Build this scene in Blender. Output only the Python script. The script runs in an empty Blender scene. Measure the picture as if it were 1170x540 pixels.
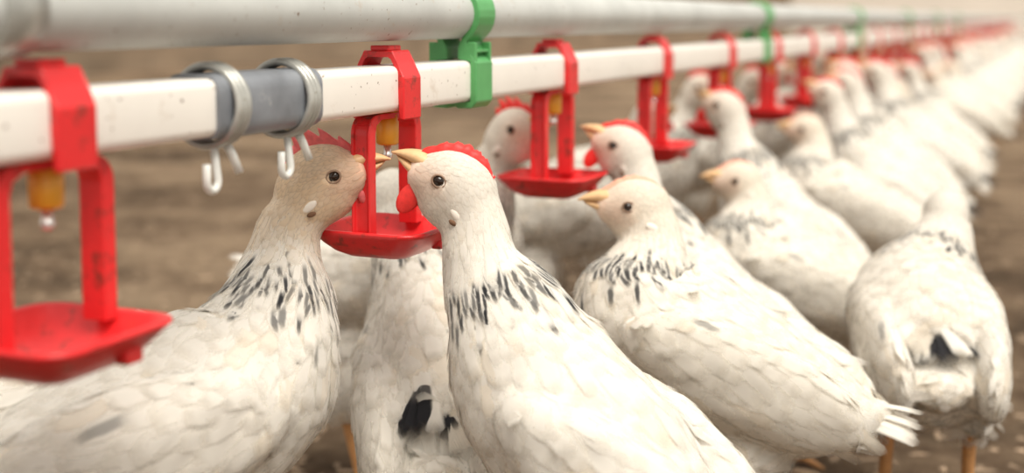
import bpy, bmesh, math, random
import numpy as np
from mathutils import Vector, Matrix, noise as mnoise
from mathutils.bvhtree import BVHTree

rng = np.random.default_rng(7)
random.seed(7)
scene = bpy.context.scene
COL = scene.collection

# ------------------------------------------------------------------ camera
FPX, PPX, PPY = 1450.0, 585.0, 150.0          # focal length and principal point, pixels of 1170x540
HCAM = 0.39                                   # camera height over the litter
PITCH = math.atan((150 - 22) / FPX)
YAW = math.atan((1210 - 585) / (FPX / math.cos(PITCH)))
CAM = Vector((0.354, 0.0, HCAM))
_fh = Vector((-math.sin(YAW), math.cos(YAW), 0))
CR = Vector((math.cos(YAW), math.sin(YAW), 0))
CF = _fh * math.cos(PITCH) - Vector((0, 0, 1)) * math.sin(PITCH)
CU = _fh * math.sin(PITCH) + Vector((0, 0, 1)) * math.cos(PITCH)

def at(px, py, Z):
    return CAM + Z * (CF + (px - PPX) / FPX * CR - (py - PPY) / FPX * CU)

cd = bpy.data.cameras.new('camera')
cam = bpy.data.objects.new('camera', cd)
COL.objects.link(cam)
m = Matrix.Identity(4)
for i in range(3):
    m[i][0] = CR[i]; m[i][1] = CU[i]; m[i][2] = -CF[i]; m[i][3] = CAM[i]
cam.matrix_world = m
cd.sensor_width = 36.0
cd.lens = FPX / 1170 * 36
cd.shift_y = -(270 - PPY) / 1170
cd.clip_start = 0.02
cd.dof.use_dof = True
cd.dof.focus_distance = 0.70
cd.dof.aperture_fstop = 4.4
scene.camera = cam

# ------------------------------------------------------------------ light
w = bpy.data.worlds.new('world'); scene.world = w; w.use_nodes = True
bg = w.node_tree.nodes['Background']
bg.inputs[0].default_value = (1.0, 0.945, 0.865, 1)
bg.inputs[1].default_value = 0.55
sd = bpy.data.lights.new('sun', 'SUN'); sd.energy = 2.75; sd.angle = math.radians(38); sd.color = (1, 0.95, 0.86)
so = bpy.data.objects.new('sun', sd); COL.objects.link(so)
so.rotation_euler = Vector((0.42, -0.30, 1.0)).to_track_quat('Z', 'Y').to_euler()
vs = scene.view_settings
vs.view_transform = 'Standard'; vs.look = 'None'; vs.gamma = 1.0; vs.use_curve_mapping = False
vs.exposure = 0.64

# ------------------------------------------------------------------ materials
def new_mat(name):
    mt = bpy.data.materials.new(name); mt.use_nodes = True
    nt = mt.node_tree
    return mt, nt, nt.nodes['Principled BSDF']

def N(nt, typ, **kw):
    n = nt.nodes.new(typ)
    for k, v in kw.items():
        if k in n.inputs: n.inputs[k].default_value = v
        else: setattr(n, k, v)
    return n

def ramp(nt, src, stops):
    r = nt.nodes.new('ShaderNodeValToRGB')
    e = r.color_ramp.elements
    while len(e) < len(stops): e.new(0.5)
    for i, (p, c) in enumerate(stops):
        e[i].position = p; e[i].color = (*c, 1) if len(c) == 3 else c
    nt.links.new(src, r.inputs[0])
    return r.outputs[0]

def mixc(nt, fac, a, b, mode='MIX'):
    mx = nt.nodes.new('ShaderNodeMix'); mx.data_type = 'RGBA'; mx.blend_type = mode
    for s, v in ((mx.inputs[0], fac), (mx.inputs[6], a), (mx.inputs[7], b)):
        if hasattr(v, 'links') or isinstance(v, bpy.types.NodeSocket): nt.links.new(v, s)
        elif isinstance(v, (int, float)): s.default_value = v
        else: s.default_value = (*v, 1)
    return mx.outputs[2]

def coords(nt, scale=(1, 1, 1), kind='Object'):
    tc = nt.nodes.new('ShaderNodeTexCoord'); mp = nt.nodes.new('ShaderNodeMapping')
    mp.inputs['Scale'].default_value = scale
    nt.links.new(tc.outputs[kind], mp.inputs[0])
    return mp.outputs[0]

def noise(nt, vec, scale, detail=4, rough=0.55):
    n = nt.nodes.new('ShaderNodeTexNoise')
    n.inputs['Scale'].default_value = scale; n.inputs['Detail'].default_value = detail
    n.inputs['Roughness'].default_value = rough
    nt.links.new(vec, n.inputs['Vector'])
    return n.outputs['Fac']

def bump(nt, bs, h, strength, dist):
    b = nt.nodes.new('ShaderNodeBump'); b.inputs['Strength'].default_value = strength; b.inputs['Distance'].default_value = dist
    nt.links.new(h, b.inputs['Height']); nt.links.new(b.outputs[0], bs.inputs['Normal'])

def plain(name, col, rough=0.5, var=0.12, sc=60, bumpd=0.0005, spec=0.5, dirt=None, dirt_amt=(0.6, 0.75), metal=0.0, speck=None):
    mt, nt, bs = new_mat(name)
    v = coords(nt)
    n1 = noise(nt, v, sc)
    c = ramp(nt, n1, [(0.25, tuple(x * (1 - var) for x in col)), (0.75, tuple(min(1, x * (1 + var)) for x in col))])
    if dirt:
        n2 = noise(nt, v, sc * 2.3, 6, 0.7)
        f = ramp(nt, n2, [(dirt_amt[0], (0, 0, 0)), (dirt_amt[1], (1, 1, 1))])
        c = mixc(nt, f, c, dirt)
    if speck:
        n3 = noise(nt, v, 330, 2, 0.5)
        f3 = ramp(nt, n3, [(speck, (0, 0, 0)), (speck + .05, (1, 1, 1))])
        c = mixc(nt, f3, c, (0.16, 0.09, 0.05))
    nt.links.new(c, bs.inputs['Base Color'])
    bs.inputs['Roughness'].default_value = rough
    bs.inputs['Specular IOR Level'].default_value = spec
    bs.inputs['Metallic'].default_value = metal
    if bumpd: bump(nt, bs, n1, 0.5, bumpd)
    return mt

MAT = {}
MAT['red'] = plain('red_plastic', (0.72, 0.022, 0.025), 0.34, 0.14, 45, 0.0004, 0.5, (0.22, 0.030, 0.018), (0.55, 0.70))
MAT['green'] = plain('green_plastic', (0.10, 0.36, 0.12), 0.40, 0.15, 50, 0.0003, 0.4, (0.04, 0.12, 0.05), (0.66, 0.76))
MAT['yellow'] = plain('ochre_plastic', (0.74, 0.36, 0.03), 0.4, 0.12, 60, 0.0002)
MAT['pin'] = plain('steel_pin', (0.75, 0.75, 0.73), 0.25, 0.05, 80, 0, 0.5, metal=0.7)
MAT['pvc'] = plain('white_pvc', (0.86, 0.82, 0.76), 0.38, 0.05, 14, 0.0002, 0.5, (0.50, 0.38, 0.27), (0.60, 0.85), speck=.70)
MAT['galv'] = plain('galvanised_steel', (0.50, 0.51, 0.49), 0.45, 0.14, 22, 0.0003, 0.4, (0.42, 0.33, 0.24), (0.60, 0.82), speck=.69)
MAT['rubber'] = plain('grey_rubber', (0.21, 0.225, 0.25), 0.40, 0.30, 40, 0.0004, 0.5, (0.5, 0.5, 0.5), (0.62, 0.8))
MAT['wire'] = plain('dull_wire', (0.42, 0.42, 0.39), 0.32, 0.25, 70, 0.0002, 0.5, (0.2, 0.16, 0.1), (0.62, 0.75), metal=0.35)
MAT['white_wire'] = plain('pale_wire', (0.80, 0.80, 0.76), 0.25, 0.1, 70, 0.0002)
MAT['rust'] = plain('rust', (0.16, 0.08, 0.04), 0.8, 0.3, 90)
MAT['comb'] = plain('comb_skin', (0.74, 0.035, 0.03), 0.50, 0.25, 260, 0.0006, 0.4)
MAT['comb_pink'] = plain('comb_skin_pale', (0.68, 0.13, 0.13), 0.55, 0.2, 300, 0.0006, 0.4)
MAT['comb_young'] = plain('comb_skin_young', (0.80, 0.40, 0.28), 0.6, 0.12, 300, 0.0004, 0.3)
MAT['beak'] = plain('beak_horn', (0.72, 0.46, 0.24), 0.40, 0.18, 160, 0.0002, 0.5, (0.25, 0.13, 0.05), (0.68, 0.82))
MAT['shank'] = plain('shank_skin', (0.52, 0.26, 0.10), 0.6, 0.25, 140, 0.0005)
MAT['lid'] = plain('eyelid_skin', (0.30, 0.19, 0.13), 0.6, 0.12, 200, 0.0002)

mt, nt, bs = new_mat('eye_dark')
nt.links.new(ramp(nt, noise(nt, coords(nt), 400), [(0.3, (0.010, 0.006, 0.004)), (0.7, (0.030, 0.014, 0.008))]), bs.inputs['Base Color'])
bs.inputs['Roughness'].default_value = 0.06
MAT['eye'] = mt

def plumage_mat(name, feather):
    mt, nt, bs = new_mat(name)
    a = N(nt, 'ShaderNodeAttribute', attribute_name='col')
    c = a.outputs['Color']
    if feather:
        uv = nt.nodes.new('ShaderNodeUVMap'); uv.uv_map = 'UVMap'
        sep = nt.nodes.new('ShaderNodeSeparateXYZ'); nt.links.new(uv.outputs[0], sep.inputs[0])
        st = N(nt, 'ShaderNodeAttribute', attribute_name='streak')
        # distance from the quill
        d = N(nt, 'ShaderNodeMath', operation='SUBTRACT'); nt.links.new(sep.outputs[0], d.inputs[0]); d.inputs[1].default_value = 0.5
        ab = N(nt, 'ShaderNodeMath', operation='ABSOLUTE'); nt.links.new(d.outputs[0], ab.inputs[0])
        mr = N(nt, 'ShaderNodeMapRange'); mr.interpolation_type = 'SMOOTHSTEP'
        mr.inputs['From Min'].default_value = 0.12; mr.inputs['From Max'].default_value = 0.30
        mr.inputs['To Min'].default_value = 1; mr.inputs['To Max'].default_value = 0
        nt.links.new(ab.outputs[0], mr.inputs['Value'])
        t2 = N(nt, 'ShaderNodeMapRange'); t2.interpolation_type = 'SMOOTHSTEP'
        t2.inputs['From Min'].default_value = 0.15; t2.inputs['From Max'].default_value = 0.5
        nt.links.new(sep.outputs[1], t2.inputs['Value'])
        mu = N(nt, 'ShaderNodeMath', operation='MULTIPLY'); nt.links.new(mr.outputs[0], mu.inputs[0]); nt.links.new(t2.outputs[0], mu.inputs[1])
        mu2 = N(nt, 'ShaderNodeMath', operation='MULTIPLY'); nt.links.new(mu.outputs[0], mu2.inputs[0]); nt.links.new(st.outputs['Fac'], mu2.inputs[1])
        c = mixc(nt, mu2.outputs[0], c, (0.018, 0.019, 0.024))
        # barbs, slanted away from the quill
        vv = N(nt, 'ShaderNodeMath', operation='MULTIPLY_ADD'); nt.links.new(ab.outputs[0], vv.inputs[0]); vv.inputs[1].default_value = -0.7
        nt.links.new(sep.outputs[1], vv.inputs[2])
        cb = nt.nodes.new('ShaderNodeCombineXYZ'); nt.links.new(vv.outputs[0], cb.inputs[0]); nt.links.new(st.outputs['Fac'], cb.inputs[1])
        h = noise(nt, cb.outputs[0], 22, 2)
        bump(nt, bs, h, 0.2, 0.0004)
    else:
        h = noise(nt, coords(nt, (1, 1, 1)), 240, 3)
        bump(nt, bs, h, 0.4, 0.0005)
    nt.links.new(c, bs.inputs['Base Color'])
    bs.inputs['Roughness'].default_value = 0.78
    bs.inputs['Specular IOR Level'].default_value = 0.15
    bs.inputs['Sheen Weight'].default_value = 0.25
    bs.inputs['Sheen Roughness'].default_value = 0.5
    if feather:
        out = nt.nodes['Material Output']
        tl = nt.nodes.new('ShaderNodeBsdfTranslucent'); nt.links.new(c, tl.inputs[0])
        m1 = nt.nodes.new('ShaderNodeMixShader'); m1.inputs[0].default_value = 0.32
        nt.links.new(bs.outputs[0], m1.inputs[1]); nt.links.new(tl.outputs[0], m1.inputs[2])
        # frayed edge: barbs thin out towards vane edge and tip
        e1 = N(nt, 'ShaderNodeMapRange'); e1.inputs['From Min'].default_value = .22; e1.inputs['From Max'].default_value = .50
        nt.links.new(ab.outputs[0], e1.inputs['Value'])
        e2 = N(nt, 'ShaderNodeMapRange'); e2.inputs['From Min'].default_value = .60; e2.inputs['From Max'].default_value = 1.0
        nt.links.new(sep.outputs[1], e2.inputs['Value'])
        mx = N(nt, 'ShaderNodeMath', operation='MAXIMUM'); nt.links.new(e1.outputs[0], mx.inputs[0]); nt.links.new(e2.outputs[0], mx.inputs[1])
        pw = N(nt, 'ShaderNodeMath', operation='POWER'); nt.links.new(mx.outputs[0], pw.inputs[0]); pw.inputs[1].default_value = 1.3
        fr = noise(nt, cb.outputs[0], 60, 1)
        ad = N(nt, 'ShaderNodeMath', operation='MULTIPLY_ADD'); nt.links.new(fr, ad.inputs[0]); ad.inputs[1].default_value = .7
        sb = N(nt, 'ShaderNodeMath', operation='SUBTRACT'); nt.links.new(pw.outputs[0], sb.inputs[0]); sb.inputs[1].default_value = .38
        nt.links.new(sb.outputs[0], ad.inputs[2])
        al = N(nt, 'ShaderNodeMapRange'); al.inputs['From Min'].default_value = .08; al.inputs['From Max'].default_value = .85
        nt.links.new(ad.outputs[0], al.inputs['Value'])
        gt = N(nt, 'ShaderNodeMath', operation='GREATER_THAN'); nt.links.new(st.outputs['Fac'], gt.inputs[0]); gt.inputs[1].default_value = -.5
        gm = N(nt, 'ShaderNodeMapRange'); gm.inputs['To Min'].default_value = .28; nt.links.new(gt.outputs[0], gm.inputs['Value'])
        am = N(nt, 'ShaderNodeMath', operation='MULTIPLY'); nt.links.new(al.outputs[0], am.inputs[0]); nt.links.new(gm.outputs[0], am.inputs[1])
        tr = nt.nodes.new('ShaderNodeBsdfTransparent')
        m2 = nt.nodes.new('ShaderNodeMixShader'); nt.links.new(am.outputs[0], m2.inputs[0])
        nt.links.new(m1.outputs[0], m2.inputs[1]); nt.links.new(tr.outputs[0], m2.inputs[2])
        nt.links.new(m2.outputs[0], out.inputs[0])
    return mt
MAT['skin'] = plumage_mat('down', False)
MAT['feather'] = plumage_mat('feathers', True)

# litter
mt, nt, bs = new_mat('litter')
v = coords(nt)
c1 = ramp(nt, noise(nt, v, 1.9, 7, 0.66), [(0.40, (0.030, 0.020, 0.012)), (0.47, (0.150, 0.100, 0.063)), (0.57, (0.35, 0.255, 0.168))])
c2 = ramp(nt, noise(nt, v, 26, 8, 0.7), [(0.34, (0.08, 0.052, 0.033)), (0.5, (0.25, 0.172, 0.112)), (0.66, (0.45, 0.335, 0.225))])
nt.links.new(mixc(nt, 0.30, c1, c2), bs.inputs['Base Color'])
bs.inputs['Roughness'].default_value = 0.95; bs.inputs['Specular IOR Level'].default_value = 0.1
bump(nt, bs, noise(nt, v, 55, 8, 0.7), 1.0, 0.02)
MAT['litter'] = mt
MAT['wall'] = plain('rough_wall', (0.26, 0.195, 0.135), 0.9, 0.45, 1.3, 0.004, 0.2, (0.10, 0.075, 0.055), (0.56, 0.70))
MAT['whitewash'] = plain('whitewash', (0.86, 0.80, 0.72), 0.9, 0.06, 1.0, 0.004, 0.2)
MAT['chips'] = plain('shavings', (0.29, 0.205, 0.135), 0.9, 0.45, 30, 0)

# ------------------------------------------------------------------ helpers
def mesh_obj(name, verts, faces, mat, parent=None, smooth=True, loc=(0, 0, 0), mats=None, fmat=None):
    me = bpy.data.meshes.new(name)
    me.from_pydata([tuple(x) for x in verts], [], [tuple(f) for f in faces])
    for k in (mats or [mat]): me.materials.append(k)
    if fmat is not None: me.polygons.foreach_set('material_index', fmat)
    me.polygons.foreach_set('use_smooth', [smooth] * len(me.polygons))
    me.update()
    o = bpy.data.objects.new(name, me); COL.objects.link(o)
    o.location = loc
    if parent: o.parent = parent
    return o

def bm_obj(name, bm, mat, parent=None, smooth=False, loc=(0, 0, 0), bevel=0, seg=2):
    if bevel:
        bmesh.ops.bevel(bm, geom=[e for e in bm.edges], offset=bevel, segments=seg, affect='EDGES', clamp_overlap=True, profile=0.6)
    bmesh.ops.recalc_face_normals(bm, faces=bm.faces)
    me = bpy.data.meshes.new(name); bm.to_mesh(me); bm.free()
    me.materials.append(mat)
    me.polygons.foreach_set('use_smooth', [smooth] * len(me.polygons))
    if smooth:
        try: me.set_sharp_from_angle(angle=math.radians(40))
        except Exception: pass
    o = bpy.data.objects.new(name, me); COL.objects.link(o); o.location = loc
    if parent: o.parent = parent
    return o

def empty(name, loc):
    o = bpy.data.objects.new(name, None); COL.objects.link(o); o.location = loc
    o.empty_display_size = 0.02
    return o

def tag(o, label=None, cat=None, group=None, kind=None):
    if label: o['label'] = label
    if cat: o['category'] = cat
    if group: o['group'] = group
    if kind: o['kind'] = kind
    return o

def tube(pts, rad, seg=8, closed=False, caps=True):
    """swept tube: returns verts, faces"""
    P = [Vector(p) for p in pts]; n = len(P)
    R = rad if hasattr(rad, '__len__') else [rad] * n
    T = []
    for i in range(n):
        a = P[(i - 1) % n] if (closed or i > 0) else P[i]
        b = P[(i + 1) % n] if (closed or i < n - 1) else P[i]
        T.append((b - a).normalized())
    ref = Vector((0, 0, 1)) if abs(T[0].z) < 0.9 else Vector((1, 0, 0))
    u = T[0].cross(ref).normalized()
    vs_, fs = [], []
    for i in range(n):
        u = (u - T[i] * u.dot(T[i])).normalized(); w_ = T[i].cross(u)
        for k in range(seg):
            a = 2 * math.pi * k / seg
            vs_.append(P[i] + (u * math.cos(a) + w_ * math.sin(a)) * R[i])
    rings = n if closed else n - 1
    for i in range(rings):
        j = (i + 1) % n
        for k in range(seg):
            fs.append((i * seg + k, i * seg + (k + 1) % seg, j * seg + (k + 1) % seg, j * seg + k))
    if caps and not closed:
        fs.append(tuple(range(seg))[::-1]); fs.append(tuple((n - 1) * seg + k for k in range(seg)))
    return vs_, fs

def join(*parts):
    V, F = [], []
    for v_, f_ in parts:
        o = len(V); V += list(v_); F += [tuple(i + o for i in f) for f in f_]
    return V, F

def extrude_profile(prof, y0, y1):
    """closed polygon in (x,z), extruded along y, as bmesh"""
    bm = bmesh.new()
    a = [bm.verts.new((x, y0, z)) for x, z in prof]
    b = [bm.verts.new((x, y1, z)) for x, z in prof]
    n = len(prof)
    for i in range(n):
        bm.faces.new((a[i], a[(i + 1) % n], b[(i + 1) % n], b[i]))
    bm.faces.new(a); bm.faces.new(b[::-1])
    return bm

def rrect(hx, hz, r, k=5):
    out = []
    for cx, cz, a0 in ((hx - r, hz - r, 0), (-hx + r, hz - r, 90), (-hx + r, -hz + r, 180), (hx - r, -hz + r, 270)):
        for i in range(k + 1):
            a = math.radians(a0 + 90 * i / k)
            out.append((cx + r * math.cos(a), cz + r * math.sin(a)))
    return out

# ------------------------------------------------------------------ setting
bm = bmesh.new()
bmesh.ops.create_grid(bm, x_segments=2, y_segments=2, size=1)
for vtx in bm.verts: vtx.co = Vector((vtx.co.x * 9 + 3, vtx.co.y * 18 + 15, 0))
FLOOR = tag(bm_obj('floor', bm, MAT['litter']), kind='structure')
bm = bmesh.new(); bmesh.ops.create_cube(bm, size=1)
for vtx in bm.verts: vtx.co = Vector((vtx.co.x * 0.2 - 6.1, vtx.co.y * 36 + 15, vtx.co.z * 2.6 + 1.3))
tag(bm_obj('wall_left', bm, MAT['wall']), kind='structure')
bm = bmesh.new(); bmesh.ops.create_cube(bm, size=1)
for vtx in bm.verts: vtx.co = Vector((vtx.co.x * 18 + 3, vtx.co.y * 0.2 + 33.1, vtx.co.z * 3.2 + 1.6))
tag(bm_obj('wall_end', bm, MAT['whitewash']), kind='structure')

# wood shavings and droppings lying on the litter
nchip = 5200
V, F = [], []
for i in range(nchip):
    d = 0.55 + 6.5 * rng.random() ** 1.7
    px = rng.uniform(-150, 1320)
    p = CAM + d * (_fh + (px - PPX) / FPX * CR); x, y = p.x, p.y
    l, wd, h = rng.uniform(.003, .011), rng.uniform(.002, .005), rng.uniform(.0005, .0015)
    a = rng.uniform(0, 6.28); ca, sa = math.cos(a), math.sin(a)
    o = len(V)
    for (ux, uy, uz) in ((-l, -wd, .0), (l, -wd * .7, rng.uniform(0, .002)), (l * .9, wd, 0), (-l, wd * .8, rng.uniform(0, .002)), (0, 0, h + .001)):
        V.append((x + ux * ca - uy * sa, y + ux * sa + uy * ca, uz + .0003))
    F += [(o, o + 1, o + 4), (o + 1, o + 2, o + 4), (o + 2, o + 3, o + 4), (o + 3, o, o + 4)]
tag(mesh_obj('wood_shavings', V, F, MAT['chips'], FLOOR, smooth=False), 'pale wood shavings strewn over the brown litter', kind='stuff')

# ------------------------------------------------------------------ drinker line
ZP = at(441, 100.5, 0.725).z                   # centre height of the square water pipe
D1 = 0.642; SP = 0.2625                         # first sharp drinker and the spacing along the line
ZU = ZP + 0.0425; RU = 0.0158                  # steel tube above
HP = 0.0130

def y_at(px):                                   # place along the line seen at pixel column px
    k = (1 / (1210 - px) - 1 / (1210 - 441)) / 0.0004325
    return D1 + SP * k

YC = (y_at(236) + y_at(321)) / 2
def water_pipe(y0, y1, label):
    o = bm_obj('water_pipe', extrude_profile(rrect(HP, HP, 0.0045), y0, y1), MAT['pvc'], smooth=True, loc=(0, 0, ZP))
    return tag(o, label, 'pipe')
water_pipe(-0.35, YC - 0.002, 'square white water pipe left of the grey rubber coupling')
water_pipe(YC + 0.002, 16.0, 'long square white water pipe running back from the grey coupling')
v_, f_ = tube([(0, y, ZU) for y in np.linspace(-0.35, 16, 60)], RU, 28)
tag(mesh_obj('support_tube', v_, f_, MAT['galv']), 'round grey galvanised steel tube running above the white water pipe', 'tube')
# collar on the steel tube
yc0 = y_at(-12)
v_, f_ = tube([(0, yc0 - .010, ZU), (0, yc0 - .0095, ZU), (0, yc0 + .0095, ZU), (0, yc0 + .010, ZU)], [RU + .0002, RU + .002, RU + .002, RU + .0002], 28)
tag(mesh_obj('pipe_collar', v_, f_, MAT['wire'], smooth=True), 'grey joint collar around the steel tube at the left edge', 'collar')

# coupling sleeve
cp = bm_obj('pipe_coupling', extrude_profile(rrect(0.0148, 0.0148, 0.008), -0.043, 0.043), MAT['rubber'], smooth=True, loc=(0, YC, ZP))
tag(cp, 'dark grey rubber coupling sleeve joining the two white pipes', 'coupling')

def spring_clamp(y, label):
    e = tag(empty('spring_clamp', (0, y, ZP)), label, 'clamp', 'wire clamps on the coupling')
    for dy in (-0.0034, 0.0, 0.0034):
        pts = [(0.0182 * math.cos(a), dy + 0.0006 * math.sin(a), 0.0182 * math.sin(a)) for a in np.linspace(0, 2 * math.pi, 40, endpoint=False)]
        mesh_obj('coil', *tube(pts, 0.0019, 8, closed=True), MAT['wire'], e)
    # the two bent ends hanging below
    pts = [(0.004, -0.0034, -0.0182)]
    for a in np.linspace(math.pi, 2 * math.pi, 9):
        pts.append((0.006, -0.0095 + 0.0042 * math.cos(a) * -1 + 0.002, -0.0335 + 0.0045 * math.sin(a)))
    pts += [(0.0065, -0.0122, -0.0255)]
    mesh_obj('bent_end', *tube(pts, 0.0019, 8), MAT['white_wire'], e)
    mesh_obj('bent_end', *tube([(0.006, 0.0034, -0.0178), (0.008, 0.0045, -0.022), (0.010, 0.0075, -0.031)], 0.0021, 8), MAT['white_wire'], e)
    return e
spring_clamp(y_at(236), 'coiled wire spring clamp on the left end of the grey coupling')
spring_clamp(y_at(321), 'coiled wire spring clamp on the right end of the grey coupling')

def drinker_parts(e):
    # saddle clipped over the pipe
    outer = [(.0168, -.0175), (.0168, .0065), (.0115, .0150), (.0095, .0215), (-.0095, .0215), (-.0115, .0150), (-.0168, .0065), (-.0168, -.0175)]
    inner = [(-.0132, -.0175), (-.0132, .0085), (-.0085, .0165), (-.0070, .0185), (.0070, .0185), (.0085, .0165), (.0132, .0085), (.0132, -.0175)]
    bm = extrude_profile(outer + inner, -.0105, .0105)
    bm_obj('saddle', bm, MAT['red'], e, bevel=.0007, seg=1)
    bm = bmesh.new(); bmesh.ops.create_cube(bm, size=1)
    for q in bm.verts: q.co = Vector((q.co.x * .012, q.co.y * .015 - .001, q.co.z * .003 + .0228))
    bm_obj('saddle_ridge', bm, MAT['red'], e, bevel=.0006, seg=1)
    # stirrup: top bar and two posts, grooved channel section
    top, bot, hy, r = -.0140, -.082, .0315, .011
    path = [(-hy, bot)]
    for a in np.linspace(180, 90, 6): path.append((-hy + r + r * math.cos(math.radians(a)), top - r + r * math.sin(math.radians(a))))
    for a in np.linspace(90, 0, 6): path.append((hy - r + r * math.cos(math.radians(a)), top - r + r * math.sin(math.radians(a))))
    path.append((hy, bot))
    # section (across = x, depth inward)
    sec = [(-.0060, 0), (-.0060, .0075), (.0060, .0075), (.0060, 0), (.0046, 0), (.0036, .0022), (-.0036, .0022), (-.0046, 0)]
    def stirrup(sub, thin=1.0):
        V, F = [], []; n = len(sec)
        for i, (y, z) in enumerate(sub):
            a = Vector(sub[max(i - 1, 0)]); b = Vector(sub[min(i + 1, len(sub) - 1)])
            t = (b - a).normalized(); nrm = Vector((t.y, -t.x))       # inward
            for sx, sd_ in sec:
                w3 = thin + (1 - thin) * min(1, max(0, abs(y) - .016) / .012); V.append((sx, y + nrm.x * sd_ * w3, z + nrm.y * sd_ * w3))
        for i in range(len(sub) - 1):
            for k in range(n):
                F.append((i * n + k, i * n + (k + 1) % n, (i + 1) * n + (k + 1) % n, (i + 1) * n + k))
        F.append(tuple(range(n))); F.append(tuple((len(sub) - 1) * n + k for k in range(n))[::-1])
        bm = bmesh.new(); vv = [bm.verts.new(p) for p in V]
        for f in F: bm.faces.new([vv[i] for i in f])
        return bm
    bm_obj('post', stirrup(path[:4]), MAT['red'], e, bevel=.0005, seg=1)
    bm_obj('top_bar', stirrup(path[3:6] + [(-hy + r + .004, top), (hy - r - .004, top)] + path[8:11], .42), MAT['red'], e, bevel=.0005, seg=1)
    bm_obj('post', stirrup(path[10:]), MAT['red'], e, bevel=.0005, seg=1)
    # rounded square cup
    def ring(h, z, k=6):
        return [(x, y, z) for x, y in rrect(h, h, min(h * .42, .013), k)]
    prof = [(.0335, 0), (.0340, -.0010), (.0325, -.0030), (.0285, -.0082), (.0235, -.0128), (.0175, -.0160), (.0090, -.0172)]
    innr = [(.0085, -.0150), (.0165, -.0138), (.0220, -.0108), (.0268, -.0066), (.0308, -.0010), (.0320, .0002)]
    V, F = [], []; rings = [ring(h * 1.07, z * 1.05) for h, z in prof[::-1]] + [ring(h * 1.07, z * 1.05) for h, z in innr[::-1]]
    n = len(rings[0])
    for r_ in rings: V += r_
    for i in range(len(rings) - 1):
        for k in range(n): F.append((i * n + k, i * n + (k + 1) % n, (i + 1) * n + (k + 1) % n, (i + 1) * n + k))
    F.append(tuple(range(n))[::-1]); F.append(tuple((len(rings) - 1) * n + k for k in range(n)))
    cup = mesh_obj('cup', V, F, MAT['red'], e, loc=(0, 0, -.0790))
    bm = bmesh.new(); bmesh.ops.create_cube(bm, size=1)
    for q in bm.verts: q.co = Vector((q.co.x * .006 + .0275, q.co.y * .010 + .012, q.co.z * .008 - .0105))
    bm_obj('drip_lug', bm, MAT['red'], cup, bevel=.0012, seg=2)
    # nipple valve
    zs = [(-.0120, .0060), (-.0190, .0062), (-.0195, .0067), (-.0318, .0065), (-.0328, .0056), (-.0333, .0034)]
    nv = mesh_obj('nipple_valve', *tube([(0, 0, z) for z, r_ in zs], [r_ for z, r_ in zs], 18), MAT['yellow'], e)
    zs = [(-.0325, .0022), (-.0375, .0022), (-.0380, .0029), (-.0405, .0027), (-.0413, .0014)]
    mesh_obj('valve_pin', *tube([(0, 0, z) for z, r_ in zs], [r_ for z, r_ in zs], 12), MAT['pin'], nv)

def copy_tree(o, parent=None):
    c = o.copy(); COL.objects.link(c); c.parent = parent
    for k in list(o.children): copy_tree(k, c)
    return c

ordn = ['', '', 'second', 'third', 'fourth', 'fifth', 'sixth', 'seventh']
dr0 = empty('cup_drinker', (0, D1, ZP)); drinker_parts(dr0)
tag(dr0, 'sharp red cup drinker between the two hens touching beaks', 'drinker', 'red drinkers on the water line')
for k in [-1] + list(range(1, 40)):
    c = copy_tree(dr0); c.location.y = D1 + SP * k - (.007 if k == -1 else 0)
    if k == -1: c['label'] = 'large blurred red cup drinker at the left edge with no hen'
    elif k == 1: c['label'] = 'red cup drinker just right of the near green clip'
    elif k == 2: c['label'] = 'red cup drinker behind the hen with the bright red comb, cup half hidden'
    elif k == 3: c['label'] = 'small red drinker just left of the second green clip'
    elif k == 4: c['label'] = 'small blurred red drinker just right of the second green clip'
    elif k == 5: c['label'] = 'blurred red drinker, second beyond the second green clip'
    elif k < 9: c['label'] = 'small blurred red drinker, %s beyond the second green clip' % ('third', 'fourth', 'fifth')[k - 6]
    else: c['label'] = 'tiny blurred red drinker far down the line of hens'

def clip_parts(e):
    # cross-section arms: C round the tube, waist, C round the square pipe (thing origin on the square pipe axis)
    zu = ZU - ZP
    def arm(sign):
        o, i_ = [], []
        for a in np.linspace(118, -62, 14):
            ca, sa = math.cos(math.radians(a)), math.sin(math.radians(a))
            o.append((sign * (RU + .0038) * ca, zu + (RU + .0038) * sa)); i_.append((sign * (RU + .0002) * ca, zu + (RU + .0002) * sa))
        o += [(sign * .0115, .0205), (sign * .0120, .0170), (sign * .0170, .0120), (sign * .0172, -.0130), (sign * .0135, -.0172), (sign * .003, -.0175)]
        i_ += [(sign * .0040, .0215), (sign * .0040, .0136), (sign * .0125, .0134), (sign * .0134, .0125), (sign * .0134, -.0134), (sign * .003, -.0136)]
        return o + i_[::-1]
    for s in (1, -1):
        a = bm_obj('clip_arm', extrude_profile(arm(s), -.0125, .0125), MAT['green'], e, bevel=.0006, seg=1)
        for dy in (-.0108, .0108):
            bm = bmesh.new(); bmesh.ops.create_cube(bm, size=1)
            for q in bm.verts: q.co = Vector((q.co.x * .006 + s * .0135, q.co.y * .0030 + dy, q.co.z * .0120 + .0185))
            bm_obj('rib', bm, MAT['green'], a, bevel=.0005, seg=1)
        bm = bmesh.new(); bmesh.ops.create_cube(bm, size=1)
        for q in bm.verts: q.co = Vector((q.co.x * .005 + s * .0132, q.co.y * .020, q.co.z * .0020 + .0190))
        bm_obj('rib', bm, MAT['green'], a, bevel=.0004, seg=1)
g0 = empty('hanger_clip', (0, y_at(526), ZP)); clip_parts(g0)
tag(g0, 'bright green plastic clip joining tube and pipe above the central hen', 'clip', 'green hanger clips')
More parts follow.
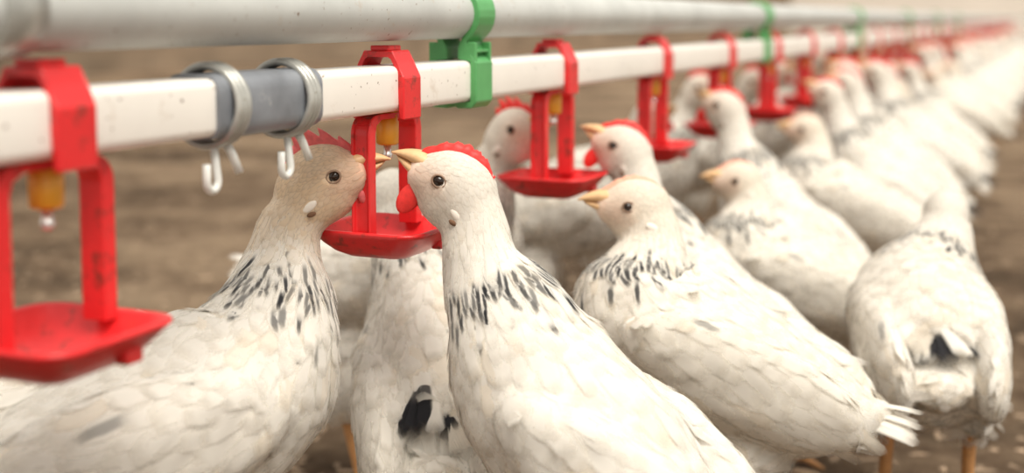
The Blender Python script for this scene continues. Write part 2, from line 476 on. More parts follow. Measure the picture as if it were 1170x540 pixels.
for k, px in enumerate((866, 976, 1034, 1068, 1092)):
    c = copy_tree(g0); c.location.y = y_at(px)
    c['label'] = ('blurred green plastic clip, second along the line', 'faint blurred green clip, third along the line')[k] if k < 2 else 'tiny blurred green clip far down the line'

# ------------------------------------------------------------------ hens
def catmull(K, n):
    K = np.asarray(K, float)
    P = np.vstack([2 * K[0] - K[1], K, 2 * K[-1] - K[-2]])
    d = np.linalg.norm(np.diff(K[:, :3], axis=0), axis=1)
    cs = np.concatenate([[0], np.cumsum(d)]); out = []
    for u in np.linspace(0, cs[-1], n):
        i = min(int(np.searchsorted(cs, u, 'right')) - 1, len(K) - 2)
        t = (u - cs[i]) / max(d[i], 1e-9)
        p0, p1, p2, p3 = P[i], P[i + 1], P[i + 2], P[i + 3]
        out.append(0.5 * (2 * p1 + (p2 - p0) * t + (2 * p0 - 5 * p1 + 4 * p2 - p3) * t * t + (3 * p1 - p0 - 3 * p2 + p3) * t ** 3))
    return np.array(out)

def ellipsoid(c, ax, nu=18, nv=12):
    """closed ellipsoid; ax = 3 vectors (already scaled)"""
    V, F = [c + ax[2]], []
    for j in range(1, nv):
        th = math.pi * j / nv
        for i in range(nu):
            a = 2 * math.pi * i / nu
            V.append(c + ax[0] * (math.sin(th) * math.cos(a)) + ax[1] * (math.sin(th) * math.sin(a)) + ax[2] * math.cos(th))
    V.append(c - ax[2]); L = len(V) - 1
    for i in range(nu):
        F.append((0, 1 + i, 1 + (i + 1) % nu)); F.append((L, 1 + (nv - 2) * nu + (i + 1) % nu, 1 + (nv - 2) * nu + i))
    for j in range(nv - 2):
        for i in range(nu):
            F.append((1 + j * nu + i, 1 + (j + 1) * nu + i, 1 + (j + 1) * nu + (i + 1) % nu, 1 + j * nu + (i + 1) % nu))
    return V, F

def remesh(V, F, voxel, it):
    me = bpy.data.meshes.new('tmp'); me.from_pydata([tuple(x) for x in V], [], F)
    bm = bmesh.new(); bm.from_mesh(me); bmesh.ops.recalc_face_normals(bm, faces=bm.faces); bm.to_mesh(me); bm.free()
    o = bpy.data.objects.new('tmp', me); COL.objects.link(o)
    r = o.modifiers.new('r', 'REMESH'); r.mode = 'VOXEL'; r.voxel_size = voxel
    s = o.modifiers.new('s', 'SMOOTH'); s.factor = 0.5; s.iterations = it
    dg = bpy.context.evaluated_depsgraph_get()
    out = bpy.data.meshes.new_from_object(o.evaluated_get(dg))
    bpy.data.objects.remove(o); bpy.data.meshes.remove(me)
    return out

def nrm(a): return a / np.maximum(np.linalg.norm(a, axis=-1, keepdims=True), 1e-9)

TT = np.array([0.0, 0.30, 0.62, 0.86, 1.0])
WW = np.array([0.55, 0.95, 1.0, 0.70, 0.10])

def build_hen(name, st, head, hf, hup=None, comb='strip', comb_mat='comb', comb_h=1.0, wattle=0.0, tail=None, tail_dark=0.5, tail_n=9,
              tail_len=0.055, tint=(0.88, 0.84, 0.77), head_tint=None, collar=1.0, seed=1, voxel=0.0028, legs=True, dens=1.0, leg_turn=0.0, scale_head=1.13, tail_px=None, tail_fan=.36, wing_out=.80, collar_w=.26, shank=.084):
    """st: stations tail->neck top as (world point, rv, rl, region); head: world centre of the skull; hf: forward vector of the head"""
    rg = np.random.default_rng(seed)
    P = np.array([[*s[0], s[1], s[2], s[3]] for s in st])
    body_i = [i for i, s in enumerate(st) if 0.6 < s[3] <= 1.2]
    bc = P[body_i, :3].mean(0)
    org = np.array([bc[0], bc[1], 0.0])
    P[:, :3] -= org
    head = np.array(head) - org
    fwd = P[-1, :3] - P[0, :3]; fwd[2] = 0; fwd = nrm(fwd)
    # heading from the trunk only
    tr = P[body_i[-1], :3] - P[body_i[0], :3]; tr[2] = 0
    if np.linalg.norm(tr) > .02: fwd = nrm(tr)
    lat = np.array([-fwd[1], fwd[0], 0.0])
    up = np.array([0, 0, 1.0])
    C = catmull(P, 56)
    pts, rv, rl, reg = C[:, :3], np.maximum(C[:, 3], .004), np.maximum(C[:, 4], .004), C[:, 5]
    tan = nrm(np.gradient(pts, axis=0))
    V, F, seg = [], [], 26
    for i in range(len(pts)):
        l = nrm(lat - tan[i] * np.dot(lat, tan[i])); v = np.cross(tan[i], l)
        for k in range(seg):
            a = 2 * math.pi * k / seg
            V.append(pts[i] + v * math.cos(a) * rv[i] + l * math.sin(a) * rl[i])
    for i in range(len(pts) - 1):
        for k in range(seg): F.append((i * seg + k, i * seg + (k + 1) % seg, (i + 1) * seg + (k + 1) % seg, (i + 1) * seg + k))
    F.append(tuple(range(seg))[::-1]); F.append(tuple((len(pts) - 1) * seg + k for k in range(seg)))
    parts = [(V, F)]
    parts.append(ellipsoid(pts[0], [tan[0] * rv[0] * 1.4, lat * rl[0], np.cross(tan[0], lat) * rv[0]]))
    # head frame
    hf = nrm(np.array(hf, float)); hu = np.array(hup if hup is not None else (0, 0, 1.0), float); hu = nrm(hu - hf * np.dot(hu, hf)); hl = np.cross(hu, hf)
    S = scale_head
    def H(x, y, z): return head + S * (hf * x + hl * y + hu * z)
    parts.append(ellipsoid(head, [hf * .0215 * S, hl * .0165 * S, hu * .0185 * S]))
    parts.append(ellipsoid(H(.0105, 0, -.0022), [hf * .0155 * S, hl * .0125 * S, hu * .0122 * S]))
    parts.append(ellipsoid(H(-.001, 0, -.009), [hf * .0165 * S, hl * .0145 * S, hu * .0125 * S]))
    parts.append(ellipsoid((head + pts[-1]) / 2, [hf * .0165 * S, hl * .0160 * S, hu * .0180 * S]))
    # wings: slim lens on either flank
    wa, wb = P[body_i[-1], :3], P[body_i[0], :3]
    bi = C[(reg > .75) & (reg < 1.3)]
    rmax = bi[:, 4].max(); vmax = bi[:, 3].max()
    wc = wa * .42 + wb * .58; wax = nrm(wb - wa); wup = np.cross(nrm(np.cross(wax, up)), wax)
    wlen = np.linalg.norm(wb - wa) * .5 + .040
    for s in (1, -1):
        c = wc + lat * s * rmax * wing_out + wup * .008
        la = nrm(wax - lat * s * .12)
        parts.append(ellipsoid(c, [la * wlen, wup * vmax * .62, lat * .0150]))
    # thighs
    hip = wc * 1.0
    for s in (1, -1):
        a = hip + lat * s * .026 - up * vmax * .55 + fwd * .006; b = np.array([0, 0, shank]) + lat * s * .030 - fwd * .002
        b[:2] += (fwd * .002)[:2]
        if a[2] > b[2] + .012:
            d = b - a; L = np.linalg.norm(d); dn = d / L; sx = nrm(np.cross(dn, lat)); sy = np.cross(dn, sx)
            parts.append(ellipsoid((a + b) / 2, [dn * (L * .60 + .006), sx * .022, sy * .018]))
    me = remesh(*join(*parts), voxel, 9)
    nv = len(me.vertices)
    co = np.empty(nv * 3); me.vertices.foreach_get('co', co); co = co.reshape(-1, 3)
    no = np.empty(nv * 3); me.vertices.foreach_get('normal', no); no = no.reshape(-1, 3)
    polys = [tuple(p.vertices) for p in me.polygons]
    nz = np.array([mnoise.noise(Vector(x) * 42 + Vector((seed, 0, 0))) * .0022 + mnoise.noise(Vector(x) * 105 + Vector((0, seed, 0))) * .0010 for x in co])
    nz *= np.where(np.linalg.norm(co - head, axis=1) < .04, .15, 1.0)
    co = co + no * nz[:, None]
    bvh = BVHTree.FromPolygons([tuple(x) for x in co], polys)
    # spine with head for flow and region
    sp = np.vstack([pts, [(pts[-1] + head) / 2, head, H(.02, 0, 0), H(.03, 0, 0)]])
    sr = np.concatenate([reg, [3.6, 4.0, 4.5, 4.8]])
    sv = np.concatenate([rv, [.018] * 4])
    stn = nrm(np.gradient(sp, axis=0))
    def field(q):
        """flow direction, region, radius, side height for points q"""
        d = np.linalg.norm(q[:, None, :] - sp[None], axis=2) / np.maximum(sv, .012)[None] ** .35
        k = d.argmin(1)
        wgt = np.exp(-((d - d.min(1, keepdims=True)) / .022) ** 2); wgt /= wgt.sum(1, keepdims=True)
        t = nrm(wgt @ stn); r = wgt @ sr
        return -t, r, k
    # body colour
    ht = np.array(head_tint or tint)
    fl, rr, _ = field(co)
    col = np.ones((nv, 4)); col[:, :3] = np.array(tint) * .93
    hw = np.clip((rr - 2.5) / 1.0, 0, 1)[:, None]
    col[:, :3] = col[:, :3] * (1 - hw) + ht * hw
    hq = co - head; hx, hz = hq @ hf / S, hq @ hu / S
    face = np.exp(-(((hx - .017) / .012) ** 2 + ((hz + .003) / .010) ** 2)) * (np.linalg.norm(hq, axis=1) < .045)
    col[:, :3] = col[:, :3] * (1 - .75 * face[:, None]) + np.array((.80, .52, .38)) * .75 * face[:, None]
    V = [tuple(x) for x in co]; Fc = list(polys); fm = [0] * len(polys)
    # shanks and feet, part of the same body mesh
    if legs:
        for s in (1, -1):
            c, sn = math.cos(leg_turn * s), math.sin(leg_turn * s)
            ff = fwd * c + lat * sn; kk = np.array([0, 0, shank + .004]) + lat * s * .029 - fwd * .006; an = np.array([0, 0, .012]) + lat * s * .030 + fwd * .006
            prs = [tube([kk + up * .02, kk, an + up * .02, an, an - up * .004], [.0065, .0052, .0042, .0046, .0046], 8)]
            for ang, ln in ((-.5, .034), (0, .042), (.5, .034), (3.14, .018)):
                d = ff * math.cos(ang) + np.cross(up, ff) * math.sin(ang)
                prs.append(tube([an - up * .003, an + d * ln * .35 - up * .003, an + d * ln * .75 - up * .0075, an + d * ln - up * .0095, an + d * (ln + .006) - up * .0115],
                                [.0042, .0036, .0030, .0024, .0006], 6))
            lv, lf = join(*prs)
            o = len(V); V += [tuple(x) for x in lv]; Fc += [tuple(i + o for i in f) for f in lf]; fm += [1] * len(lf)
    root = empty('hen', tuple(org))
    body = mesh_obj('body', V, Fc, None, root, mats=[MAT['skin'], MAT['shank']], fmat=fm)
    ca = body.data.color_attributes.new('col', 'FLOAT_COLOR', 'POINT')
    full = np.ones((len(V), 4)); full[:nv] = col
    ca.data.foreach_set('color', full.ravel())
    bpy.data.meshes.remove(me)

    # ---------------- plumage
    tri = np.array([(p[0], p[1 % len(p)], p[2 % len(p)], p[3] if len(p) > 3 else p[2]) for p in polys])
    ncand = 7
    uu = rg.random((len(tri), ncand, 1)); vv = rg.random((len(tri), ncand, 1))
    q = (co[tri[:, 0]][:, None] * (1 - uu) * (1 - vv) + co[tri[:, 1]][:, None] * uu * (1 - vv) + co[tri[:, 2]][:, None] * uu * vv + co[tri[:, 3]][:, None] * (1 - uu) * vv).reshape(-1, 3)
    perm = rg.permutation(len(q)); q = q[perm]
    flow, r, _ = field(q)
    rel = q - wc
    wx = rel @ wax / wlen; wz = (rel - lat * .0) @ wup / (vmax * .62); wy = np.abs(rel @ lat)
    wing = (wy > rmax * .55) & ((wx ** 2 + (wz - .05) ** 2) < 1.0) & (wx < .78)
    hd = np.linalg.norm(q - head, axis=1)
    hx, hz, hy = (q - head) @ hf / S, (q - head) @ hu / S, (q - head) @ hl / S
    low = q[:, 2] < .085
    # spacing, length, width by region
    f01 = np.clip((r - 1.15) / .75, 0, 1)
    spc = (.0068 * (1 - f01) + .0033 * f01); Ln = .033 * (1 - f01) + .023 * f01; Wd = .0165 * (1 - f01) + .0062 * f01
    hd_m = r > 3.2
    k = np.clip((r - 2.6) / .9, 0, 1)
    spc = spc * (1 - k) + .0020 * k; Ln = Ln * (1 - k) + .0080 * k; Wd = Wd * (1 - k) + .0034 * k
    Lw = .030 + .024 * np.clip(wx + .3, 0, 1); Ln = np.where(wing, Lw, Ln); Wd = np.where(wing, .0150, Wd); spc = np.where(wing, .0088, spc)
    Ln = np.where(r < .75, .022, Ln)
    spc = spc / dens
    ok = ~((hx > .0215) & (hd < .05))                                     # beak root
    ok &= ~((np.abs(hx - .0075) < .0036) & (np.abs(hz - .001) < .0031) & (np.abs(hy) > .006) & (hd < .03))   # eyes
    ok &= q[:, 2] > shank - .006
    ok &= r > .28
    cell = .010; grid = {}; keep = []
    qi = np.floor(q / cell).astype(int)
    for i in range(len(q)):
        if not ok[i]: continue
        a, b, c = qi[i]; s2 = spc[i] ** 2; p = q[i]; bad = False
        for da in (-1, 0, 1):
            for db in (-1, 0, 1):
                for dc in (-1, 0, 1):
                    for j in grid.get((a + da, b + db, c + dc), ()):
                        w0 = q[j]
                        if (w0[0] - p[0]) ** 2 + (w0[1] - p[1]) ** 2 + (w0[2] - p[2]) ** 2 < s2: bad = True; break
                    if bad: break
                if bad: break
            if bad: break
        if bad: continue
        grid.setdefault((a, b, c), []).append(i); keep.append(i)
    keep = np.array(keep)
    q, flow, r, Ln, Wd, wing = q[keep], flow[keep], r[keep], Ln[keep], Wd[keep], wing[keep]
    n = len(keep)
    nn = np.array([tuple(bvh.find_nearest(Vector(x))[1]) for x in q])
    wdir = nrm(wax * 1.0 - wup * .12)
    flow = np.where(wing[:, None], nrm(flow * .4 + wdir), flow)
    flow = flow + rg.normal(0, .13, (n, 3)) * np.where(r > 3.0, .6, 1)[:, None]
    flow = nrm(flow - nn * (flow * nn).sum(1, keepdims=True))
    side = np.cross(nn, flow)
    Ln = Ln * rg.uniform(.8, 1.2, n); Wd = Wd * rg.uniform(.85, 1.15, n)
    lift = np.interp(r, [2.0, 2.5, 3.2], [.0012, .0007, .0002]) * rg.uniform(.6, 1.3, n)
    stick = rg.random(n) < .035; lift = np.where(stick & (r < 2.6), lift * 2.0, lift)
    U = np.array([-1, 0, 1.0])
    base = q[:, None, None, :] + flow[:, None, None, :] * (Ln[:, None, None, None] * TT[None, :, None, None]) \
        + side[:, None, None, :] * (Wd[:, None, None, None] * .5 * WW[None, :, None, None] * U[None, None, :, None])
    base = base.reshape(-1, 3)
    snapped = np.empty_like(base); bn = np.empty_like(base)
    off = (np.interp(r, [2.4, 3.2], [.0004, .0002])[:, None, None] + lift[:, None, None] * (TT ** 1.2)[None, :, None] * (1 - .30 * (U ** 2))[None, None, :])
    off += (rg.uniform(0, .0004, n) * np.interp(r, [2.4, 3.2], [1, .35]))[:, None, None]
    off = off.reshape(-1)
    for i in range(len(base)):
        loc, nl, fi, dist = bvh.find_nearest(Vector(base[i]))
        # keep some of the straight overhang so that tips break the outline
        sn_ = np.array(loc) + np.array(nl) * (off[i] + min(dist, .004) * .08)
        wgt = 1.0 if dist < .010 else max(.45, 1 - (dist - .010) / .014)
        snapped[i] = base[i] + (sn_ - base[i]) * wgt; bn[i] = nl
    idx = np.arange(n)[:, None] * 15
    quads = []
    for a in range(4):
        for b in range(2):
            quads.append(idx + np.array([[a * 3 + b, (a + 1) * 3 + b, (a + 1) * 3 + b + 1, a * 3 + b + 1]]))
    quads = np.concatenate(quads, 1).reshape(-1, 4)
    pm = bpy.data.meshes.new('plumage'); pm.from_pydata(snapped.tolist(), [], quads.tolist())
    pm.materials.append(MAT['feather']); pm.polygons.foreach_set('use_smooth', [True] * len(pm.polygons))
    pm.update(); fn = np.empty(len(base) * 3); pm.vertices.foreach_get('normal', fn); fn = fn.reshape(-1, 3)
    fn *= np.sign((fn * bn).sum(1, keepdims=True) + 1e-9)
    pm.normals_split_custom_set_from_vertices(nrm(bn * .66 + fn * .34).tolist())
    uvw = np.stack(np.broadcast_arrays(((U + 1) / 2)[None, None, :], TT[None, :, None], np.zeros((n, 5, 3))), -1)[..., :2].reshape(-1, 2)
    uvl = pm.uv_layers.new(name='UVMap'); li = np.empty(len(pm.loops), int); pm.loops.foreach_get('vertex_index', li)
    uvl.data.foreach_set('uv', uvw[li].ravel())
    # colour: warm white with dusty feathers, buff head where the bird has one
    tone = rg.normal(0, .016, (n, 1)) + 1.0
    base_c = np.array(tint)[None] * tone
    buff = (rg.random(n) < .10)[:, None]
    base_c = np.where(buff, base_c * np.array((.985, .95, .90)), base_c)
    hw = np.clip((r - 2.4) / 1.0, 0, 1)[:, None] * rg.uniform(.75, 1, (n, 1))
    base_c = base_c * (1 - hw) + ht[None] * tone * hw
    hx, hz = (q - head) @ hf / S, (q - head) @ hu / S
    face = np.exp(-(((hx - .017) / .011) ** 2 + ((hz + .003) / .009) ** 2)) * (np.linalg.norm(q - head, axis=1) < .045)
    base_c = base_c * (1 - .6 * face[:, None]) + np.array((.84, .60, .46)) * .6 * face[:, None]
    # black quill streaks on the hackle where neck meets shoulders
    back = ((q - sp[_k(q, sp)]) @ up) * 0
    pr = np.exp(-((r - 1.98) / collar_w) ** 2) * collar * 1.0
    dors = np.clip(.55 + .6 * ((nn @ up) - (nn @ fwd) * .7), 0, 1)
    st_v = (rg.random(n) < pr * dors * 1.2) * rg.uniform(.65, 1.0, n)
    st_v = np.where((rg.random(n) < .006) & (r < 1.7), .5, st_v)
    st_v = np.where(r > 3.0, -1.0, st_v)
    base_c = np.clip(base_c, 0, .95)
    colv = np.ones((n, 15, 4)); colv[:, :, :3] = base_c[:, None, :]
    ca = pm.color_attributes.new('col', 'FLOAT_COLOR', 'POINT'); ca.data.foreach_set('color', colv.ravel())
    sa = pm.attributes.new('streak', 'FLOAT', 'POINT'); sa.data.foreach_set('value', np.repeat(st_v, 15))
    po = bpy.data.objects.new('plumage', pm); COL.objects.link(po); po.parent = root; po['kind'] = 'stuff'

    # ---------------- tail feathers
    td = nrm(np.array(tail if tail is not None else pts[0] - pts[4], float))
    tl = nrm(np.cross(up, td)); tu = np.cross(td, tl)
    tb = pts[2] + td * -.004
    if tail_px:
        o_ = np.array(CAM) - org; d_ = np.array(at(tail_px[0], tail_px[1], 1.0) - CAM)
        loc, nl, fi, dd = bvh.ray_cast(Vector(o_), Vector(nrm(d_)))
        if loc is not None: tb = np.array(loc) - np.array(nl) * .003 - td * .006
    fl_V, fl_F = [], []
    for a, t in enumerate(np.linspace(0, 1, 7)):
        wid = .0075 * (1 - .45 * (1 - t) ** 2) * (1 if t < .8 else (1 - ((t - .8) / .2) ** 2 * .85))
        for b in (-1, 0, 1): fl_V.append((t * tail_len, b * wid, .0016 * (1 - b * b) - .004 * t * t))
    for a in range(6):
        for b in range(2): fl_F.append((a * 3 + b, a * 3 + b + 1, (a + 1) * 3 + b + 1, (a + 1) * 3 + b))
    tfm = []
    for shade in (1, 0):
        tm = bpy.data.meshes.new('tail_feather'); tm.from_pydata(fl_V, [], fl_F); tm.materials.append(MAT['feather'])
        tm.polygons.foreach_set('use_smooth', [True] * len(tm.polygons))
        ul = tm.uv_layers.new(name='UVMap'); li = np.empty(len(tm.loops), int); tm.loops.foreach_get('vertex_index', li)
        uvt = np.array([((b + 1) / 2, t) for t in np.linspace(0, 1, 7) for b in (-1, 0, 1)])
        ul.data.foreach_set('uv', uvt[li].ravel())
        cc = np.ones((21, 4)); cc[:, :3] = (.022, .022, .026) if shade == 0 else np.array(tint) * .97
        if shade == 0: cc[:6, :3] = (.10, .095, .09)
        ca = tm.color_attributes.new('col', 'FLOAT_COLOR', 'POINT'); ca.data.foreach_set('color', cc.ravel())
        sa = tm.attributes.new('streak', 'FLOAT', 'POINT'); sa.data.foreach_set('value', np.zeros(21))
        tfm.append(tm)
    for i in range(tail_n):
        f = (i / (tail_n - 1) * 2 - 1) if tail_n > 1 else 0
        dark = rg.random() < tail_dark
        o = bpy.data.objects.new('tail_feather', tfm[1 if dark else 0]); COL.objects.link(o); o.parent = root
        d = nrm(td + tl * f * tail_fan + tu * (-.16 * abs(f) + rg.normal(0, .05)))
        z = nrm(tu + tl * f * .55); z = nrm(z - d * np.dot(z, d)); y = np.cross(z, d)
        M = Matrix.Identity(4); sc = rg.uniform(.85, 1.1) * (1 - .12 * abs(f))
        for k3 in range(3):
            M[k3][0], M[k3][1], M[k3][2] = d[k3] * sc, y[k3] * sc, z[k3] * sc
            M[k3][3] = (tb + tl * f * .009 + tu * (.006 - .008 * abs(f) + i * .0003))[k3]
        o.matrix_local = M
    # ---------------- face
    for s in (1, -1):
        ec = H(.0075, 0, .001); loc, nl, fi, dd = bvh.ray_cast(Vector(ec + hl * s * .05), Vector(-hl * s))
        ep = np.array(loc) if loc is not None else ec + hl * s * .0145
        V2, F2 = ellipsoid(ep - hl * s * .0011, [hf * .0032 * S, hu * .0027 * S, hl * .0026 * S], 16, 10)
        ey = mesh_obj('eye', V2, F2, MAT['eye'], root)
        ring = [ep + hl * s * .0004 + hf * .0035 * S * math.cos(a) + hu * .0029 * S * math.sin(a) for a in np.linspace(0, 2 * math.pi, 20, endpoint=False)]
        mesh_obj('eyelid', *tube(ring, .0006 * S, 6, closed=True), MAT['lid'], ey)
        # ear tuft
        ec = H(-.0085, 0, -.0085); loc, nl, fi, dd = bvh.ray_cast(Vector(ec + hl * s * .05), Vector(-hl * s))
        if loc is not None:
            lp = np.array(loc)
            V2, F2 = ellipsoid(lp + hu * .0006 - hl * s * .0003, [hf * .0044 * S + hu * .0012, hl * .0014, hu * .0025 * S], 14, 9)
            o = mesh_obj('ear_lobe', V2, F2, MAT['skin'], root)
            ca = o.data.color_attributes.new('col', 'FLOAT_COLOR', 'POINT'); ca.data.foreach_set('color', np.tile((.85, .78, .70, 1), len(V2)))
            V2, F2 = ellipsoid(lp - hu * .0036 * S - hf * .0004, [hf * .0024 * S, hl * .0012, hu * .0013 * S], 10, 6)
            mesh_obj('ear_opening', V2, F2, MAT['rust'], o)
    # beak: two tapering hooked halves
    def half(upper):
        V2, F2, ns = [], [], 9
        for i in range(ns):
            t = i / (ns - 1); x = .0165 + .0195 * t
            wv = .0082 * (1 - t) ** .62 + .0008
            top = (.0072 * (1 - t ** 1.9) - .0026 * t ** 3 if upper else -.0012 - .0016 * t ** 2) ; bot_ = (-.0018 - .0018 * t ** 3 if upper else -.0064 * (1 - t) ** .7 - .0020 - .001 * t)
            if not upper: x = .0165 + .0165 * t; wv *= .86
            if upper and t > .95: bot_ = top - .0009
            for k4 in range(10):
                a = 2 * math.pi * k4 / 10; zc = (top + bot_) / 2; zr = abs(top - bot_) / 2
                V2.append(H(x, wv * math.cos(a), zc + zr * math.sin(a) + .0005))
        for i in range(ns - 1):
            for k4 in range(10): F2.append((i * 10 + k4, i * 10 + (k4 + 1) % 10, (i + 1) * 10 + (k4 + 1) % 10, (i + 1) * 10 + k4))
        F2.append(tuple(range(10))[::-1]); F2.append(tuple((ns - 1) * 10 + k4 for k4 in range(10)))
        return V2, F2
    bk = mesh_obj('beak', *half(True), MAT['beak'], root)
    mesh_obj('lower_beak', *half(False), MAT['beak'], bk)
    for s in (1, -1):
        V2, F2 = ellipsoid(H(.0215, s * .0044, .0018), [hf * .0022 * S, hl * .0008, hu * .0008 * S], 8, 6)
        mesh_obj('nostril', V2, F2, MAT['rust'], bk)
    # comb
    if comb:
        nx = 34; V2, F2 = [], []; x0, x1 = .0235, -.0135
        prs = []
        for i in range(nx):
            t = i / (nx - 1); x = x0 + (x1 - x0) * t
            loc, nl, fi, dd = bvh.ray_cast(Vector(H(x, 0, .06)), Vector(-hu))
            zb = (np.dot(np.array(loc) - head, hu) / S if loc is not None else .006)
            prs.append(zb)
        zb = np.convolve(np.pad(prs, 3, 'edge'), np.ones(7) / 7, 'valid')
        if comb == 'strip': zb = np.minimum(zb, .0175); zb[:9] = np.linspace(.0055, zb[9], 9)
        else: zb[:9] = np.linspace(.0055, zb[9], 9)
        for i in range(nx):
            t = i / (nx - 1); x = x0 + (x1 - x0) * t
            env = math.sin(math.pi * min(1, .10 + t * .95)) ** .55 if t < .98 else .25
            if comb == 'points':
                ph = (t * 5.2) % 1; hgt = (.0045 + .0085 * (1 - abs(ph * 2 - 1)) ** 1.1) * env * comb_h; th = .0021
            else:
                hgt = (.0040 + .0006 * math.sin(t * 41) + .0004 * math.sin(t * 97)) * env * comb_h; th = .0046 * (.55 + .45 * math.sin(math.pi * t))
            for (yy, zz) in ((-th, -.003), (-th * .95, hgt * .45), (-th * .45, hgt * .88), (0, hgt), (th * .45, hgt * .88), (th * .95, hgt * .45), (th, -.003)):
                sl = -.004 * (zz / .01) if comb == 'points' else 0
                V2.append(H(x + sl, yy, zb[i] + zz))
        for i in range(nx - 1):
            for k4 in range(6): F2.append((i * 7 + k4, i * 7 + k4 + 1, (i + 1) * 7 + k4 + 1, (i + 1) * 7 + k4))
        F2.append(tuple(range(7))[::-1]); F2.append(tuple((nx - 1) * 7 + k4 for k4 in range(7)))
        mesh_obj('comb', V2, F2, MAT[comb_mat], root)
    if wattle > 0:
        for s in (1, -1):
            V2, F2 = ellipsoid(H(.0165, s * .0050, -.0125 - .004 * wattle), [hf * .0062 * wattle, hl * .0021, hu * .0100 * wattle], 16, 10)
            mesh_obj('wattle', V2, F2, MAT[comb_mat], root)
    root['_h'] = [float(x) for x in head]
    root['_f'] = math.atan2(fwd[1], fwd[0])
    return root

def _k(q, sp):
    return np.zeros(len(q), int)

def stations(rows, flat=1.0):
    """rows: px, py, Z, radius px, region[, lateral ratio]"""
    out = []
    for r_ in rows:
        px, py, Z, rp, rg_ = r_[:5]; ratio = r_[5] if len(r_) > 5 else flat
        rad = rp * Z / FPX
        out.append((np.array(at(px, py, Z)), rad, rad * ratio, rg_))
    return out

def cv(r, u, f): return np.array(CR) * r + np.array(CU) * u + np.array(CF) * f

HENS = 'white hens of the flock'
# A: left of the sharp drinker, facing right
ST_A = stations([
    (-35, 520, .585, 30, 0.2, 1.1), (0, 530, .59, 62, .6, 1.0), (60, 530, .605, 88, .8, .95), (135, 512, .625, 108, 1.0, .92), (215, 478, .65, 118, 1.05, .90),
    (284, 428, .675, 107, 1.3, .90), (312, 368, .69, 77, 1.65, .92), (323, 318, .70, 53, 2.1, .95), (327, 278, .705, 38, 2.6, .92), (336, 243, .708, 35, 3.1, .92)])
A = build_hen('hen', ST_A,
    at(367, 206, .712), cv(.93, .36, .06), comb='points', comb_mat='comb_pink', wattle=.45, tint=(.87, .835, .77), head_tint=(.84, .67, .47), collar=.75, seed=11,
    tail=cv(-.9, .25, -.2), tail_dark=.8)
tag(A, 'white hen with buff head and spiky pink comb, left of the sharp red drinker', 'hen', HENS)
# B: right of the sharp drinker, facing left
B = build_hen('hen', stations([
    (845, 600, .635, 22, 0.2, 1.1), (815, 602, .64, 42, .5, 1.1), (778, 592, .645, 68, .7, 1.05), (724, 558, .655, 95, .9, 1.0), (660, 500, .665, 103, 1.05, .95),
    (608, 426, .677, 95, 1.3, .93), (577, 360, .685, 70, 1.65, .93), (551, 310, .692, 46, 2.15, .95), (544, 268, .696, 39, 2.7, .92), (538, 240, .698, 36, 3.1, .92)]),
    at(521, 214, .70), cv(-.84, .54, .05), comb='strip', wattle=.95, tint=(.89, .855, .79), head_tint=(.87, .82, .74), collar=1.0, seed=5,
    tail=cv(.75, -.35, -.3), tail_dark=.3)
tag(B, 'white hen with flat bright red comb, right of the sharp red drinker in the centre', 'hen', HENS)
# G: standing, facing left
G = build_hen('hen', stations([
    (1000, 473, .80, 16, 0.2, 1.2), (968, 472, .80, 40, .5, 1.1), (912, 458, .805, 66, .8, 1.05), (845, 428, .815, 82, 1.0, 1.0), (778, 390, .83, 89, 1.2, .97),
    (730, 352, .84, 79, 1.5, .95), (737, 314, .85, 53, 2.0, .97), (744, 280, .857, 38, 2.55, .92), (740, 253, .86, 34, 3.1, .92)]),
    at(728, 237, .86), cv(-.97, .20, -.05), comb='strip', comb_mat='comb_young', comb_h=.45, tint=(.88, .84, .765), head_tint=(.87, .80, .69), collar=1.5, seed=21,
    tail=cv(.95, -.12, -.1), tail_dark=0.0, tail_n=7, tail_fan=.16, tail_len=.044, collar_w=.25)
tag(G, 'white hen with tiny pale comb and black neck streaks, standing in front of the rest', 'hen', HENS)
# K: seen from behind at the right
K = build_hen('hen', stations([
    (1076, 444, .885, 24, 0.35, 1.2), (1072, 436, .905, 55, .7, 1.1), (1062, 410, .93, 79, .95, 1.0), (1054, 376, .965, 86, 1.05, .95), (1055, 342, .995, 75, 1.3, 1.0),
    (1066, 305, 1.02, 52, 1.8, 1.0), (1076, 278, 1.035, 37, 2.4, .95), (1080, 258, 1.04, 33, 3.0, .92)]),
    at(1081, 245, 1.045), cv(.25, .0, .95), comb=None, tint=(.87, .83, .76), collar=.8, seed=31,
    tail=cv(.12, -.42, -.90), tail_dark=.5, tail_len=.038, tail_n=9, tail_px=(1078, 388), tail_fan=.62, wing_out=.70, shank=.092)
tag(K, 'white hen seen from behind with black-tipped tail, standing alone at the right', 'hen', HENS)
# C: from behind, between A and B
C_ = build_hen('hen', stations([
    (500, 545, .755, 30, 0.35, 1.2), (501, 535, .77, 66, .7, 1.08), (501, 500, .79, 84, .95, .98), (498, 440, .815, 88, 1.05, .90), (488, 370, .84, 76, 1.3, .92),
    (474, 308, .86, 52, 1.8, .95), (460, 268, .875, 38, 2.4, .95), (452, 245, .88, 33, 3.0, .92)]),
    at(449, 226, .89), cv(-.2, .25, .95), comb=None, tint=(.88, .845, .775), collar=.15, seed=41,
    tail=cv(-.02, -.80, -.60), tail_dark=.75, tail_len=.034, tail_n=7, tail_fan=.55, tail_px=(484, 455))
tag(C_, 'white hen seen from behind with black curled tail, between the two front hens', 'hen', HENS)

A2 = build_hen('hen', ST_A, at(367, 206, .712), cv(.93, .36, .06), comb='points', comb_mat='comb', wattle=.7, tint=(.87, .835, .77),
               head_tint=(.87, .80, .71), collar=.6, seed=12, tail=cv(-.9, .25, -.2), tail_dark=.5)
tag(A2, 'white hen', 'hen', HENS)

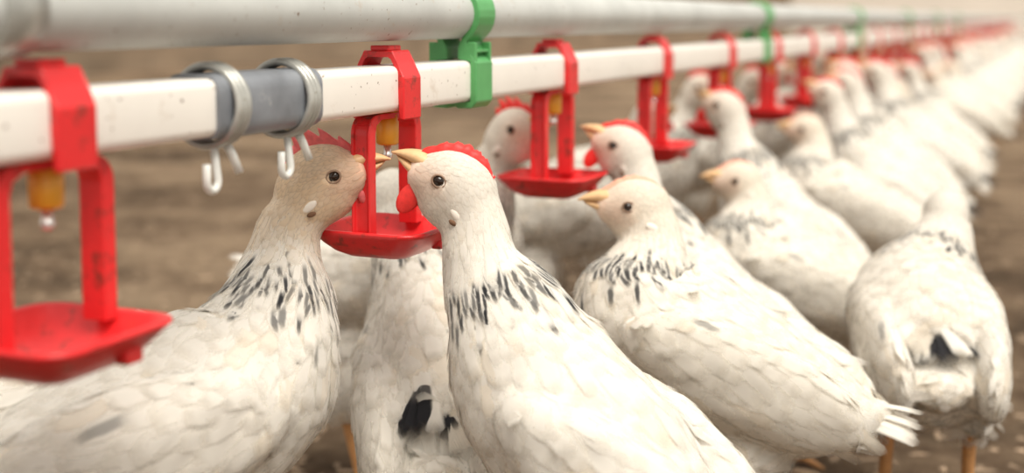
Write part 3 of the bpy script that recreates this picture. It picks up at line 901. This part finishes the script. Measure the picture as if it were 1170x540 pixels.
def place(src, headpos, yaw, label, scale=None, move=False):
    """copy of a built hen: head over headpos (x,y), heading yaw; scale so that the head reaches headpos.z"""
    h = Vector(src['_h']); s = scale or headpos.z / h.z
    r = src if move else copy_tree(src); rz = yaw - src['_f']
    r.rotation_euler = (0, 0, rz); r.scale = (s, s, s)
    off = Matrix.Rotation(rz, 3, 'Z') @ (h * s)
    r.location = (headpos.x - off.x, headpos.y - off.y, 0)
    r['label'] = label
    return r
fA, fB, fG, fK = A['_f'], B['_f'], G['_f'], K['_f']
R_ = math.radians
place(B, at(713, 172, .995), fB - R_(6), 'white hen with upright red comb and wattle reaching to the second red cup')
place(G, at(845, 205, 1.16), fG + R_(2), 'buff-headed hen facing left behind the foremost standing hen', .92)
place(G, at(528, 215, 1.17), fG + R_(148), 'dim cream hen mostly hidden behind the buff-headed front hen', .95)

# the row along the near side of the line
far = 'blurred white hen in the long row drinking along the line'
x0 = .045
labs = {0: 'white hen at the third red drinker, head raised with its back turned', 1: 'blurred white hen just beyond the buff-headed hen, neck stretched to the pipe'}
ORD = ['first', 'second', 'third', 'fourth', 'fifth', 'sixth', 'seventh', 'eighth']
y = 1.36; i = 0
while y < 11.5:
    hp = Vector((x0 + rng.normal(0, .018), y, .292 + rng.normal(0, .010)))
    src = B if rng.random() < .72 else G
    yaw = R_(180) + rng.normal(0, .11) - .10
    if src is G: hp.z = .255; hp.x += .03
    kk = abs(((y - D1) / SP + .5) % 1 - .5) * SP
    if kk < .062: hp.x = max(hp.x, .072)
    place(src, hp, yaw, labs.get(i, ('blurred white hen, %s in the row beyond the buff-headed hen' % ORD[i]) if i < 8 else far))
    y += .158 + rng.uniform(-.015, .05) + .006 * y; i += 1
# hens on the far side of the line
y = 1.33; i = 0
fars = 'blurred white hen on the far side of the pipe, facing the drinkers'
while y < 9:
    hp = Vector((-.060 + rng.normal(0, .006), y, .292 + rng.normal(0, .012)))
    if abs(((y - D1) / SP + .5) % 1 - .5) * SP < .062: hp.x = -.068
    place(A2, hp, rng.normal(0, .12) + .15, ('blurred white hen facing right, %s beyond the second red cup on the far side' % ORD[i]) if i < 4 else fars); i += 1
    y += .24 + rng.uniform(-.02, .06)
place(A2, at(589, 152, 1.02), fA - R_(42), 'white hen with red comb behind the second red cup, facing right', move=True)
for r_ in list(COL.objects):
    for k in ('_h', '_f'):
        if k in r_.keys(): del r_[k]
